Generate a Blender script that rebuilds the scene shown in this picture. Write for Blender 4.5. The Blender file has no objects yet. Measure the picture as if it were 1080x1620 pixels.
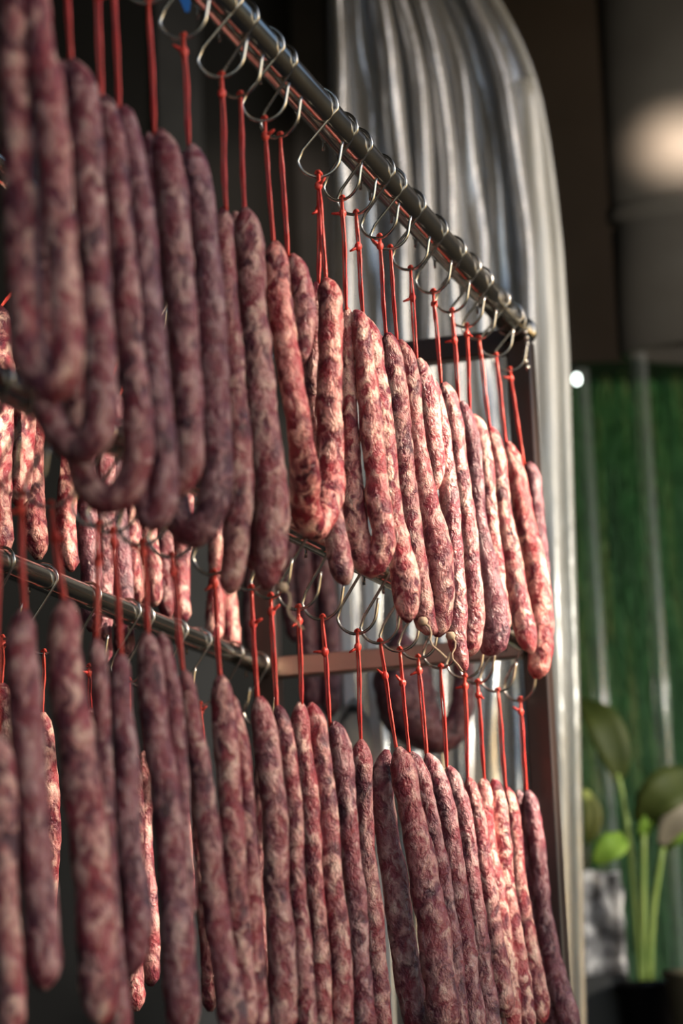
import bpy, bmesh, math, random
from mathutils import Vector, Matrix, noise

random.seed(7)
SC = bpy.context.scene
COL = SC.collection
PI = math.pi

# ------------------------------------------------------------------ camera
W_, H_ = 1080, 1620
F = 4000.0                       # focal length in pixels
PITCH = math.atan(0.2128)        # looking up
ROLL = 0.040                     # slight tilt of the camera
CAM = Vector((0, 0, 1.0))
cam_d = bpy.data.cameras.new('camera')
cam_o = bpy.data.objects.new('camera', cam_d)
COL.objects.link(cam_o)
cam_d.sensor_fit = 'VERTICAL'
cam_d.sensor_height = 36.0
cam_d.lens = F / H_ * 36.0
cam_d.clip_start = 0.05
cam_d.clip_end = 100
fwd = Vector((0, math.cos(PITCH), math.sin(PITCH)))
rt0 = Vector((1, 0, 0))
up0 = rt0.cross(fwd)
UP = (up0 * math.cos(ROLL) + rt0 * math.sin(ROLL)).normalized()
RT = fwd.cross(UP).normalized()
R3 = Matrix((RT, UP, -fwd)).transposed()
cam_o.matrix_world = Matrix.Translation(CAM) @ R3.to_4x4()
SC.camera = cam_o
cam_d.dof.use_dof = True
cam_d.dof.focus_distance = 2.08
cam_d.dof.aperture_fstop = 5.6

# ------------------------------------------------------------------ light, sky, exposure
SC.view_settings.view_transform = 'Standard'
SC.view_settings.look = 'None'
SC.view_settings.gamma = 1
SC.view_settings.use_curve_mapping = False
SC.view_settings.exposure = 0.0

w = bpy.data.worlds.new('world')
SC.world = w
w.use_nodes = True
wn = w.node_tree.nodes
wl = w.node_tree.links
wn.clear()
sky = wn.new('ShaderNodeTexSky')
sky.sky_type = 'NISHITA'
sky.sun_disc = False
sky.sun_elevation = math.radians(22)
sky.sun_rotation = math.radians(115)
bg = wn.new('ShaderNodeBackground')
bg.inputs['Strength'].default_value = 0.16
wo = wn.new('ShaderNodeOutputWorld')
wl.new(sky.outputs[0], bg.inputs[0])
wl.new(bg.outputs[0], wo.inputs[0])


def ray(px, py):
    v = RT * ((px - W_ / 2) / F) + UP * ((H_ / 2 - py) / F) + fwd
    return v


def at_depth(px, py, Y):
    """point of the world plane y = Y seen at a pixel"""
    v = ray(px, py)
    return CAM + v * (Y / v.y)


def on_plane(px, py, p0, n):
    v = ray(px, py)
    return CAM + v * ((p0 - CAM).dot(n) / v.dot(n))


def project(p):
    d = p - CAM
    z = d.dot(fwd)
    return (W_ / 2 + F * d.dot(RT) / z, H_ / 2 - F * d.dot(UP) / z, z)


# rack frame: A along the pipes away from the camera, C across to the back row, Z up
_v = ray(1811, 1611)
A = Vector((_v.x, _v.y, 0)).normalized()
C = Vector((-A.y, A.x, 0))
Z = Vector((0, 0, 1))
_r = ray(818, 519)
O = CAM + _r * 2.6               # far end of the upper front pipe


def rk(s, t, h):
    return O + A * s + C * t + Z * h


def on_t(px, py, t):             # pixel -> (s, h) in the vertical plane t
    p = on_plane(px, py, O + C * t, C) - O
    return p.dot(A), p.z


def on_s(px, py, s):             # pixel -> point in the cross plane s
    return on_plane(px, py, O + A * s, A)


def s_for_x(px, h, tf):       # where a point at height h below/above the pipe shows at column px
    lo, hi = -1.5, 0.6
    for _ in range(50):
        m = (lo + hi) / 2
        if project(rk(m, tf(m), h))[0] < px:
            lo = m
        else:
            hi = m
    return (lo + hi) / 2


HOOK_DROP = 0.057


def low_t(s):                                # the lower front pipe runs slightly inwards towards the near end
    return .004 - .046 * s


def up_t(s):
    return 0.0


LOW_DROP = 0.062
LOW_H = on_t(825, 1108, .004)[1] + LOW_DROP    # height of the lower pipes relative to the upper ones
DEPTH = 0.285                                # distance between front and back pipes


def spot(name, loc, target, energy, color, size_deg, blend, radius):
    l = bpy.data.lights.new(name, 'SPOT')
    l.energy = energy
    l.color = color
    l.spot_size = math.radians(size_deg)
    l.spot_blend = blend
    l.shadow_soft_size = radius
    o = bpy.data.objects.new(name, l)
    COL.objects.link(o)
    o.location = loc
    d = (target - loc).normalized()
    o.rotation_euler = d.to_track_quat('-Z', 'Y').to_euler()
    return o


WARM = (1.0, 0.79, 0.60)
# added spots standing in for late sun; the first catch the racks' far half
tgt = rk(-0.20, 0, -0.28)
spot('sun_standin_front', tgt - C * 1.9 + A * 0.15 + Z * 1.1, tgt, 860, WARM, 15.5, 0.5, 0.04)
tgt = rk(-0.58, 0, -0.27)
spot('sun_standin_middle', tgt - C * 1.8 + A * 0.25 + Z * 1.0, tgt, 310, WARM, 17, 0.8, 0.05)
tgt = rk(-0.04, 0, LOW_H - 0.16)
spot('sun_standin_low', tgt - C * 1.9 + A * 0.1 + Z * 1.0, tgt, 380, WARM, 3.4, 0.7, 0.03)
tgt = rk(-0.92, DEPTH, -0.20)
spot('sun_standin_back', rk(-2.05, 0.02, -0.52), tgt, 330, WARM, 11.5, 0.5, 0.03)
spot('sun_standin_duct', Vector((1.3, 0.4, 2.2)), at_depth(1072, 228, 4.12), 9000, WARM, 1.9, .9, 0.05)
spot('sun_standin_curtain', Vector((2.2, 2.3, 1.9)), at_depth(790, 420, 3.3), 210, (1, .90, .78), 19, 0.9, 0.08)
spot('sun_standin_garden', Vector((1.8, 2.1, 1.75)), at_depth(1000, 900, 4.3), 230, (1, .95, .8), 58, 0.8, 0.1)


# ------------------------------------------------------------------ materials
def mat(name, color=(.5, .5, .5), rough=.5, metal=0.0, spec=.5, emis=None, alpha=None):
    m = bpy.data.materials.new(name)
    m.use_nodes = True
    b = m.node_tree.nodes['Principled BSDF']
    b.inputs['Base Color'].default_value = (*color, 1)
    b.inputs['Roughness'].default_value = rough
    b.inputs['Metallic'].default_value = metal
    b.inputs['Specular IOR Level'].default_value = spec
    if emis:
        b.inputs['Emission Color'].default_value = (*emis[0], 1)
        b.inputs['Emission Strength'].default_value = emis[1]
    return m


def nodes_of(m):
    nt = m.node_tree
    return nt.nodes, nt.links, nt.nodes['Principled BSDF']


def ramp(n, stops):
    r = n.new('ShaderNodeValToRGB')
    e = r.color_ramp.elements
    while len(e) < len(stops):
        e.new(0.5)
    for i, (p, c) in enumerate(stops):
        e[i].position = p
        e[i].color = (*c, 1)
    return r


def make_sausage_mat():
    m = mat('marbled_sausage', rough=.36, spec=.55)
    n, l, b = nodes_of(m)
    tc = n.new('ShaderNodeTexCoord')
    oi = n.new('ShaderNodeObjectInfo')
    off = n.new('ShaderNodeVectorMath'); off.operation = 'SCALE'
    comb = n.new('ShaderNodeCombineXYZ')
    for i in range(3):
        l.new(oi.outputs['Random'], comb.inputs[i])
    l.new(comb.outputs[0], off.inputs[0]); off.inputs['Scale'].default_value = 7.3
    add = n.new('ShaderNodeVectorMath'); add.operation = 'ADD'
    l.new(tc.outputs['Object'], add.inputs[0]); l.new(off.outputs[0], add.inputs[1])
    mp = n.new('ShaderNodeMapping'); mp.inputs['Scale'].default_value = (1, 1, .72)
    l.new(add.outputs[0], mp.inputs[0])
    # fat chunks
    nz = n.new('ShaderNodeTexNoise'); nz.inputs['Scale'].default_value = 112
    nz.inputs['Detail'].default_value = 4; nz.inputs['Roughness'].default_value = .55
    nz.inputs['Distortion'].default_value = .55
    l.new(mp.outputs[0], nz.inputs['Vector'])
    fat = ramp(n, [(0.44, (0, 0, 0)), (0.50, (.42, .42, .42)), (0.575, (1, 1, 1))])
    l.new(nz.outputs['Fac'], fat.inputs[0])
    # meat colour
    nm = n.new('ShaderNodeTexNoise'); nm.inputs['Scale'].default_value = 46
    nm.inputs['Detail'].default_value = 4; nm.inputs['Distortion'].default_value = .5
    l.new(mp.outputs[0], nm.inputs['Vector'])
    meat = ramp(n, [(.32, (.060, .010, .026)), (.46, (.19, .022, .046)), (.58, (.36, .044, .062)), (.70, (.44, .14, .15))])
    l.new(nm.outputs['Fac'], meat.inputs[0])
    nf = n.new('ShaderNodeTexNoise'); nf.inputs['Scale'].default_value = 105
    nf.inputs['Detail'].default_value = 3
    l.new(mp.outputs[0], nf.inputs['Vector'])
    fatc = ramp(n, [(.34, (.44, .15, .17)), (.47, (.66, .36, .34)), (.57, (.80, .54, .49)), (.67, (.92, .72, .62))])
    l.new(nf.outputs['Fac'], fatc.inputs[0])
    mix = n.new('ShaderNodeMix'); mix.data_type = 'RGBA'
    l.new(fat.outputs[0], mix.inputs[0]); l.new(meat.outputs[0], mix.inputs[6]); l.new(fatc.outputs[0], mix.inputs[7])
    # casing colour of each sausage: object colour tints, its alpha is the greyish purple bloom
    mul = n.new('ShaderNodeMix'); mul.data_type = 'RGBA'; mul.blend_type = 'MULTIPLY'
    mul.inputs[0].default_value = 1
    l.new(mix.outputs[2], mul.inputs[6]); l.new(oi.outputs['Color'], mul.inputs[7])
    big = n.new('ShaderNodeTexNoise'); big.inputs['Scale'].default_value = 14
    big.inputs['Detail'].default_value = 2
    l.new(mp.outputs[0], big.inputs['Vector'])
    bl = n.new('ShaderNodeMath'); bl.operation = 'MULTIPLY'
    l.new(big.outputs['Fac'], bl.inputs[0]); l.new(oi.outputs['Alpha'], bl.inputs[1])
    bloom = n.new('ShaderNodeMix'); bloom.data_type = 'RGBA'
    bloom.inputs[7].default_value = (.21, .125, .18, 1)
    l.new(bl.outputs[0], bloom.inputs[0]); l.new(mul.outputs[2], bloom.inputs[6])
    # fine wrinkle lines
    wv = n.new('ShaderNodeTexNoise'); wv.inputs['Scale'].default_value = 260
    wv.inputs['Detail'].default_value = 4; wv.inputs['Distortion'].default_value = 1.5
    l.new(mp.outputs[0], wv.inputs['Vector'])
    wr = ramp(n, [(.40, (.72, .66, .70)), (.52, (1, 1, 1))])
    l.new(wv.outputs['Fac'], wr.inputs[0])
    fin = n.new('ShaderNodeMix'); fin.data_type = 'RGBA'; fin.blend_type = 'MULTIPLY'
    fin.inputs[0].default_value = .7
    l.new(bloom.outputs[2], fin.inputs[6]); l.new(wr.outputs[0], fin.inputs[7])
    l.new(fin.outputs[2], b.inputs['Base Color'])
    hsum = n.new('ShaderNodeMath'); hsum.operation = 'MULTIPLY_ADD'
    l.new(wv.outputs['Fac'], hsum.inputs[0]); hsum.inputs[1].default_value = .45
    l.new(nz.outputs['Fac'], hsum.inputs[2])
    bp = n.new('ShaderNodeBump'); bp.inputs['Strength'].default_value = 1.0
    bp.inputs['Distance'].default_value = .004
    l.new(hsum.outputs[0], bp.inputs['Height']); l.new(bp.outputs[0], b.inputs['Normal'])
    b.inputs['Subsurface Weight'].default_value = .12
    b.inputs['Subsurface Radius'].default_value = (.9, .25, .15)
    b.inputs['Subsurface Scale'].default_value = .006
    return m


def make_steel(name, color, rough):
    m = mat(name, color, rough, 1.0)
    n, l, b = nodes_of(m)
    tc = n.new('ShaderNodeTexCoord')
    nz = n.new('ShaderNodeTexNoise'); nz.inputs['Scale'].default_value = 35
    nz.inputs['Detail'].default_value = 4
    l.new(tc.outputs['Object'], nz.inputs['Vector'])
    mr = n.new('ShaderNodeMapRange')
    mr.inputs['To Min'].default_value = rough * .7; mr.inputs['To Max'].default_value = rough * 1.5
    l.new(nz.outputs['Fac'], mr.inputs['Value']); l.new(mr.outputs[0], b.inputs['Roughness'])
    return m


def make_noise_mat(name, stops, scale, rough=.6, vec=(1, 1, 1), bump=0.0, detail=5, spec=.5, metal=0):
    m = mat(name, rough=rough, spec=spec, metal=metal)
    n, l, b = nodes_of(m)
    tc = n.new('ShaderNodeTexCoord')
    mp = n.new('ShaderNodeMapping'); mp.inputs['Scale'].default_value = vec
    l.new(tc.outputs['Object'], mp.inputs[0])
    nz = n.new('ShaderNodeTexNoise'); nz.inputs['Scale'].default_value = scale
    nz.inputs['Detail'].default_value = detail
    l.new(mp.outputs[0], nz.inputs['Vector'])
    r = ramp(n, stops)
    l.new(nz.outputs['Fac'], r.inputs[0]); l.new(r.outputs[0], b.inputs['Base Color'])
    if bump:
        bp = n.new('ShaderNodeBump'); bp.inputs['Strength'].default_value = bump
        bp.inputs['Distance'].default_value = .01
        l.new(nz.outputs['Fac'], bp.inputs['Height']); l.new(bp.outputs[0], b.inputs['Normal'])
    return m


def make_vinyl(name, color, clear, rough=.13, gloss=.4):
    """clear PVC: partly see-through, glossy, a little milky"""
    m = mat(name, color, rough, spec=.9)
    n, l, b = nodes_of(m)
    tc = n.new('ShaderNodeTexCoord')
    mp = n.new('ShaderNodeMapping'); mp.inputs['Scale'].default_value = (1, 1, .12)
    l.new(tc.outputs['Object'], mp.inputs[0])
    nz = n.new('ShaderNodeTexNoise'); nz.inputs['Scale'].default_value = 45
    nz.inputs['Detail'].default_value = 3; nz.inputs['Distortion'].default_value = .6
    l.new(mp.outputs[0], nz.inputs['Vector'])
    bp = n.new('ShaderNodeBump'); bp.inputs['Strength'].default_value = .5
    bp.inputs['Distance'].default_value = .006
    l.new(nz.outputs['Fac'], bp.inputs['Height']); l.new(bp.outputs[0], b.inputs['Normal'])
    tr = n.new('ShaderNodeBsdfTransparent')
    gl = n.new('ShaderNodeBsdfGlossy'); gl.inputs['Roughness'].default_value = rough
    gl.inputs['Color'].default_value = (.85, .86, .90, 1)
    l.new(bp.outputs[0], gl.inputs['Normal'])
    mg = n.new('ShaderNodeMixShader'); mg.inputs[0].default_value = gloss
    ms = n.new('ShaderNodeMixShader'); ms.inputs[0].default_value = 1 - clear
    out = [x for x in n if x.type == 'OUTPUT_MATERIAL'][0]
    l.new(b.outputs[0], mg.inputs[1]); l.new(gl.outputs[0], mg.inputs[2])
    l.new(tr.outputs[0], ms.inputs[1]); l.new(mg.outputs[0], ms.inputs[2])
    l.new(ms.outputs[0], out.inputs['Surface'])
    return m


M = {}
M['sausage'] = make_sausage_mat()
M['string'] = make_noise_mat('red_raffia', [(.35, (.66, .030, .030)), (.62, (.92, .12, .085))], 300, .32, (1, 1, .05), .3)
M['twine'] = mat('pale_twine', (.55, .42, .30), .8)
M['pipe'] = make_steel('stainless_pipe', (.56, .53, .47), .13)
M['hook'] = make_steel('hook_steel', (.62, .59, .54), .22)
M['post'] = make_noise_mat('brown_post', [(.3, (.040, .027, .024)), (.7, (.055, .038, .034))], 8, .30)
M['bar'] = make_steel('bar_reflect_tint', (.56, .40, .32), .34)  # warm reflections of the sausages put into the steel colour
M['upright'] = make_steel('pale_upright', (.62, .62, .60), .4)
M['wall'] = make_noise_mat('dark_wall_paint', [(.3, (.006, .0055, .006)), (.7, (.011, .010, .011))], 6, .55)
M['trim'] = make_noise_mat('dark_trim_paint', [(.3, (.05, .05, .055)), (.7, (.075, .073, .08))], 9, .5)
M['header'] = make_noise_mat('brown_metal_panel', [(.3, (.09, .07, .058)), (.7, (.12, .095, .08))], 5, .5)
M['duct'] = make_noise_mat('duct_metal', [(.3, (.055, .048, .043)), (.7, (.085, .077, .07))], 4, .38, metal=.1)
M['floor'] = make_noise_mat('dark_concrete', [(.3, (.012, .011, .011)), (.7, (.025, .023, .022))], 12, .7, bump=.2)
M['vinyl'] = make_vinyl('clear_vinyl', (.46, .44, .42), .33, .17, .36)
M['vinyl_hem'] = make_vinyl('clear_vinyl_hem', (.50, .48, .43), .46, .22, .15)
M['vinyl_strip'] = make_vinyl('clear_vinyl_strip', (.40, .42, .42), .88)
M['turf_back'] = make_noise_mat('turf_backing', [(.3, (.006, .03, .010)), (.7, (.012, .055, .016))], 30, .9)
M['turf'] = make_noise_mat('turf_blades', [(.28, (.005, .032, .009)), (.5, (.012, .080, .016)), (.68, (.085, .12, .035))], 40, .6, (1, 1, .06))
M['stone'] = make_noise_mat('mottled_stone', [(.36, (.03, .03, .035)), (.5, (.22, .22, .245)), (.62, (.62, .61, .64))], 26, .75, bump=.4, detail=3)
M['black'] = mat('black_plastic', (.012, .011, .012), .45)
M['pot_rim'] = mat('clay_rim', (.20, .17, .11), .7)
M['leaf_dark'] = make_noise_mat('dark_leaf', [(.3, (.022, .036, .006)), (.7, (.050, .062, .012))], 20, .6, spec=.25)
M['leaf_bright'] = make_noise_mat('bright_leaf', [(.3, (.10, .20, .02)), (.7, (.22, .34, .05))], 25, .6, spec=.25)
M['leaf_yellow'] = make_noise_mat('yellow_leaf', [(.3, (.30, .36, .07)), (.7, (.48, .50, .16))], 25, .5)
M['leaf_brown'] = make_noise_mat('leaf_underside', [(.3, (.12, .10, .07)), (.7, (.20, .17, .12))], 25, .6)
M['stem'] = make_noise_mat('stem_green', [(.3, (.12, .20, .04)), (.7, (.26, .34, .09))], 12, .5)
M['blue'] = mat('blue_plastic', (.02, .16, .62), .4)
M['speck'] = mat('speck_glow', (1, 1, 1), .3, emis=((.85, 1, .92), 6))
M['white_cloth'] = make_noise_mat('spotted_cloth', [(.40, (.03, .03, .03)), (.47, (.55, .54, .50))], 22, .8, detail=2)


# ------------------------------------------------------------------ helpers
def link_mesh(name, verts, faces, material, parent=None, smooth=True, origin=None):
    """ONE mesh object; verts are world points, stored relative to origin (or the parent's place)"""
    o0 = origin if origin is not None else (parent_world(parent) if parent else Vector((0, 0, 0)))
    me = bpy.data.meshes.new(name)
    me.from_pydata([tuple(Vector(v) - o0) for v in verts], [], faces)
    if smooth:
        me.polygons.foreach_set('use_smooth', [True] * len(me.polygons))
    me.materials.append(material)
    me.update()
    o = bpy.data.objects.new(name, me)
    COL.objects.link(o)
    if parent:
        o.parent = parent
        o.location = o0 - parent_world(parent)
    else:
        o.location = o0
    return o


def parent_world(p):
    v = Vector((0, 0, 0))
    while p is not None:
        v = v + p.location
        p = p.parent
    return v


def tag(o, label=None, cat=None, group=None, kind=None):
    if label: o['label'] = label
    if cat: o['category'] = cat
    if group: o['group'] = group
    if kind: o['kind'] = kind
    return o


def thing(name, loc, label, cat, group=None):
    o = bpy.data.objects.new(name, None)
    COL.objects.link(o)
    o.empty_display_size = .02
    o.location = loc
    return tag(o, label, cat, group)


def catmull(pts, rad, step):
    """resample a polyline with radii by Catmull-Rom, about one sample per step"""
    P = [pts[0] * 2 - pts[1]] + list(pts) + [pts[-1] * 2 - pts[-2]]
    Rr = [rad[0]] + list(rad) + [rad[-1]]
    out, outr = [], []
    for i in range(1, len(P) - 2):
        n = max(2, int((P[i + 1] - P[i]).length / step))
        for k in range(n):
            t = k / n
            t2, t3 = t * t, t * t * t
            w0, w1, w2, w3 = (-t3 + 2 * t2 - t) / 2, (3 * t3 - 5 * t2 + 2) / 2, (-3 * t3 + 4 * t2 + t) / 2, (t3 - t2) / 2
            out.append(P[i - 1] * w0 + P[i] * w1 + P[i + 1] * w2 + P[i + 2] * w3)
            outr.append(Rr[i - 1] * w0 + Rr[i] * w1 + Rr[i + 1] * w2 + Rr[i + 2] * w3)
    out.append(P[-2].copy()); outr.append(Rr[-2])
    return out, outr


def tube_geo(path, rad, seg, lump=None, flat=1.0):
    """closed tube along a path; lump(point, normal) scales the radius"""
    n = len(path)
    tang = []
    for i in range(n):
        a = path[max(0, i - 1)]; b = path[min(n - 1, i + 1)]
        d = b - a
        tang.append(d.normalized() if d.length > 1e-9 else Vector((0, 0, 1)))
    ref = Vector((0, 1, 0)) if abs(tang[0].y) < .9 else Vector((1, 0, 0))
    nrm = (ref - tang[0] * ref.dot(tang[0])).normalized()
    verts, faces = [], []
    for i in range(n):
        nrm = (nrm - tang[i] * nrm.dot(tang[i])).normalized()
        bn = tang[i].cross(nrm)
        for k in range(seg):
            a = 2 * PI * k / seg
            d = nrm * math.cos(a) + bn * (math.sin(a) * flat)
            r = rad[i]
            if lump:
                r *= lump(path[i] + d * rad[i])
            verts.append(path[i] + d * r)
    for i in range(n - 1):
        for k in range(seg):
            k2 = (k + 1) % seg
            faces.append((i * seg + k, i * seg + k2, (i + 1) * seg + k2, (i + 1) * seg + k))
    faces.append(tuple(range(seg - 1, -1, -1)))
    faces.append(tuple((n - 1) * seg + k for k in range(seg)))
    return verts, faces


def tube(name, path, rad, material, parent=None, seg=10, origin=None, lump=None, flat=1.0):
    if not isinstance(rad, (list, tuple)):
        rad = [rad] * len(path)
    v, f = tube_geo(path, rad, seg, lump, flat)
    return link_mesh(name, v, f, material, parent, True, origin)


def box_geo(c, ax, ay, az):
    vs = [c + ax * i + ay * j + az * k for i in (-1, 1) for j in (-1, 1) for k in (-1, 1)]
    fs = [(0, 1, 3, 2), (4, 6, 7, 5), (0, 4, 5, 1), (2, 3, 7, 6), (0, 2, 6, 4), (1, 5, 7, 3)]
    return vs, fs


def box(name, c, ax, ay, az, material, parent=None, bevel=0.0):
    v, f = box_geo(c, ax, ay, az)
    o = link_mesh(name, v, f, material, parent, False, None if parent else c)
    if bevel:
        md = o.modifiers.new('edge', 'BEVEL'); md.width = bevel; md.segments = 2
    return o


# ------------------------------------------------------------------ the setting
def slab(name, x0, x1, y0, y1, z0, z1, material):
    c = Vector(((x0 + x1) / 2, (y0 + y1) / 2, (z0 + z1) / 2))
    o = box(name, c, Vector(((x1 - x0) / 2, 0, 0)), Vector((0, (y1 - y0) / 2, 0)), Vector((0, 0, (z1 - z0) / 2)), material)
    return tag(o, kind='structure')


slab('floor', -4, 4, -1.5, 6.5, -.05, 0, M['floor'])
WB = 5.2
slab('sky_block_left', -1.75, -1.65, -1.2, WB, 0, 3.3, M['wall'])  # unseen slab added to keep the sky off the left side
slab('sky_block_top', -1.75, 1.3, -1.2, WB, 3.3, 3.4, M['wall'])  # unseen slab added to block sky light from above
slab('wall_back', -4, 4, WB, WB + .12, 0, 3.3, M['wall'])
# upright trims on the dark wall
for i, (xa, xb) in enumerate([(252, 322), (470, 522)]):
    pa, pb = at_depth(xa, 300, WB - .03), at_depth(xb, 300, WB - .03)
    slab('trim_%d' % (i + 1), pa.x, pb.x, WB - .03, WB, 0, 3.3, M['trim'])
# brown header over the green screen
HY = 4.63
p0, p1 = at_depth(790, 575, HY), at_depth(990, 575, HY)
slab('wall_header', p0.x, p1.x + 1.2, HY, HY + .08, p1.z, 3.3, M['header'])

# oval metal duct beside the header
dl = at_depth(978, 562, 4.20)
RD = .34
dc = Vector((dl.x + RD, 4.20, 0))
duct = thing('ventilation_duct', Vector((dc.x, dc.y, dl.z)), 'big oval grey metal duct with a horizontal seam, coming down over the green screen', 'duct')


def ring(z, r, n=64):
    return [Vector((dc.x + r * math.cos(2 * PI * k / n), dc.y + .32 * r * math.sin(2 * PI * k / n), z)) for k in range(n)]


def lathe(name, prof, material, parent):
    n = 64
    v, f = [], []
    for z, r in prof:
        v += ring(z, r)
    for i in range(len(prof) - 1):
        for k in range(n):
            k2 = (k + 1) % n
            f.append((i * n + k, i * n + k2, (i + 1) * n + k2, (i + 1) * n + k))
    return link_mesh(name, v, f, material, parent)


zs = at_depth(1060, 335, 4.12).z
lathe('shell', [(dl.z, RD - .02), (dl.z, RD), (zs - .008, RD), (zs - .004, RD - .006), (zs + .004, RD - .006), (zs + .008, RD), (3.3, RD), (3.3, RD - .02)], M['duct'], duct)
lathe('seam_band', [(zs + .009, RD), (zs + .012, RD + .006), (zs + .034, RD + .006), (zs + .037, RD)], M['duct'], duct)

# green turf screen
GY = 4.60
g0, g1 = at_depth(860, 700, GY), at_depth(1150, 700, GY)
gz = at_depth(1000, 574, GY).z
screen = thing('turf_screen', Vector(((g0.x + g1.x) / 2, GY, 0)), 'green artificial grass screen standing under the brown header', 'screen')
box('backing', Vector(((g0.x + g1.x) / 2, GY, gz / 2)), Vector(((g1.x - g0.x) / 2, 0, 0)), Vector((0, .015, 0)), Vector((0, 0, gz / 2)), M['turf_back'], screen)
v, f = [], []
for i in range(9000):
    x = random.uniform(g0.x, g1.x); z = random.uniform(.75, gz - .02)
    L = random.uniform(.03, .075); wd = random.uniform(.002, .004)
    dx = random.uniform(-.012, .012); dy = random.uniform(.012, .035)
    b = Vector((x, GY - .015, z))
    k = len(v)
    v += [b + Vector((-wd, 0, 0)), b + Vector((wd, 0, 0)), b + Vector((dx, -dy, -L * 1.6))]
    f.append((k, k + 1, k + 2))
bl = link_mesh('grass_blades', v, f, M['turf'], screen, False)
bl['kind'] = 'stuff'

# clear strips hanging in front of the green screen
for i, (xa, xb, ya, lab) in enumerate([(905, 932, 585, 'narrow clear plastic strip hanging before the turf screen, close to the pleated curtain edge'),
                                       (998, 1024, 560, 'clear plastic strip with bright edges hanging before the middle of the turf screen')]):
    pa, pb = at_depth(xa, ya, 4.05), at_depth(xb, ya, 4.05)
    n = 9
    v, f = [], []
    zt, zb = pa.z, .95
    for j in range(n):
        u = j / (n - 1)
        x = pa.x + (pb.x - pa.x) * u
        y = 4.05 - .012 * math.sin(PI * u) + (.006 if j in (0, n - 1) else 0)
        v += [Vector((x, y, zb)), Vector((x, y, zt))]
    for j in range(n - 1):
        f.append((2 * j, 2 * j + 2, 2 * j + 3, 2 * j + 1))
    o = link_mesh('plastic_strip', v, f, M['vinyl_strip'], None, True, Vector((pa.x, 4.05, zt)))
    md = o.modifiers.new('thick', 'SOLIDIFY'); md.thickness = .002
    tag(o, lab, 'plastic strip', 'clear strips before the turf screen')
bp_ = at_depth(912, 600, 3.98)
speck = thing('glow_speck', bp_, 'tiny glowing white bulb at the top of the turf screen beside the curtain edge', 'speck')  # added glowing body for one bright point, with collar and cord
v, f = tube_geo([bp_ + Vector((0, 0, dz)) for dz in (-.0085, -.007, -.003, .003, .007, .0085)], [.002, .0045, .0062, .0062, .0045, .003], 12)
link_mesh('glow_body', v, f, M['speck'], speck)
tube('dark_collar', [bp_ + Vector((0, 0, .0085)), bp_ + Vector((0, 0, .02))], .004, M['black'], speck)
tube('cord', [bp_ + Vector((0, 0, .02)), Vector((bp_.x, HY + .005, p1.z + .06))], .0015, M['black'], speck, 6)

# ------------------------------------------------------------------ pleated clear curtain behind the racks
CY = 3.30
edge = [(-90, 735), (-40, 768), (0, 792), (50, 820), (111, 846), (160, 859), (230, 871), (300, 880), (400, 890), (560, 898),
        (800, 905), (1100, 914), (1500, 922), (1800, 928)]
left = lambda y: 520 + max(0, y) * .018


def edge_x(y):
    for (ya, xa), (yb, xb) in zip(edge, edge[1:]):
        if ya <= y <= yb:
            return xa + (xb - xa) * (y - ya) / (yb - ya)
    return edge[-1][1]


rng = random.Random(11)
pleats = [0.0]
while pleats[-1] < .90:
    pleats.append(pleats[-1] + rng.uniform(.085, .15))
pleats[-1] = .93
amps = [rng.choice([.012, .020, .028, .034]) for _ in pleats]


def pleat_y(u):
    for i in range(len(pleats) - 1):
        if pleats[i] <= u <= pleats[i + 1]:
            q = (u - pleats[i]) / (pleats[i + 1] - pleats[i])
            return -amps[i] * math.sin(PI * q) ** .8
    return 0


NU, NV = 220, 60
v, f = [], []
for j in range(NV + 1):
    y = -90 + (1890) * j / NV
    xl, xr = left(y), edge_x(y)
    for i in range(NU + 1):
        u = i / NU
        ws = u + .010 * math.sin(y * .006 + u * 9)
        p = at_depth(xl + (xr - 22 - xl) * u, y, CY)
        p.y += pleat_y(min(max(ws, 0), .93)) + .003 * math.sin(y * .02 + u * 30)
        v.append(p)
for j in range(NV):
    for i in range(NU):
        k = j * (NU + 1) + i
        f.append((k, k + 1, k + NU + 2, k + NU + 1))
curt = thing('vinyl_curtain', at_depth(700, -90, CY), 'pleated clear vinyl curtain with a curved rolled edge hanging behind the rack', 'curtain')
cs = link_mesh('pleated_sheet', v, f, M['vinyl'], curt)
md = cs.modifiers.new('thick', 'SOLIDIFY'); md.thickness = .0012
hp = []
for j in range(NV + 1):
    y = -90 + 1890 * j / NV
    hp.append(at_depth(edge_x(y) - 9, y, CY - .008))
tube('rolled_edge', hp, [.0065 + .0035 * min(1, max(0, (j / NV * 1890 - 200) / 500)) for j in range(NV + 1)], M['vinyl_hem'], curt, 14)
hpi = []
for j in range(NV + 1):
    y = -90 + 1890 * j / NV
    if y > 100:
        hpi.append(at_depth(edge_x(y) - 36 + max(0, 300 - y) * .06, y, CY - .012))
tube('edge_fold', hpi, .0165, M['vinyl_hem'], curt, 14)
tc0, tc1 = at_depth(500, -95, CY), at_depth(780, -95, CY)
tube('curtain_rod', [tc0 + Vector((-.3, 0, 0)), tc1 + Vector((.6, 0, .03))], .008, M['post'], curt)

# ------------------------------------------------------------------ rack
NEAR = -1.38
rack = thing('drying_rack', rk(-.6, DEPTH / 2, -O.z), 'two-tier stainless steel pipe rack that carries all the hanging sausages', 'rack')
PR, PR2 = .0142, .0105
POST = .0125


def straight(p, q, n=8):
    return [p.lerp(q, i / n) for i in range(n + 1)]


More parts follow.
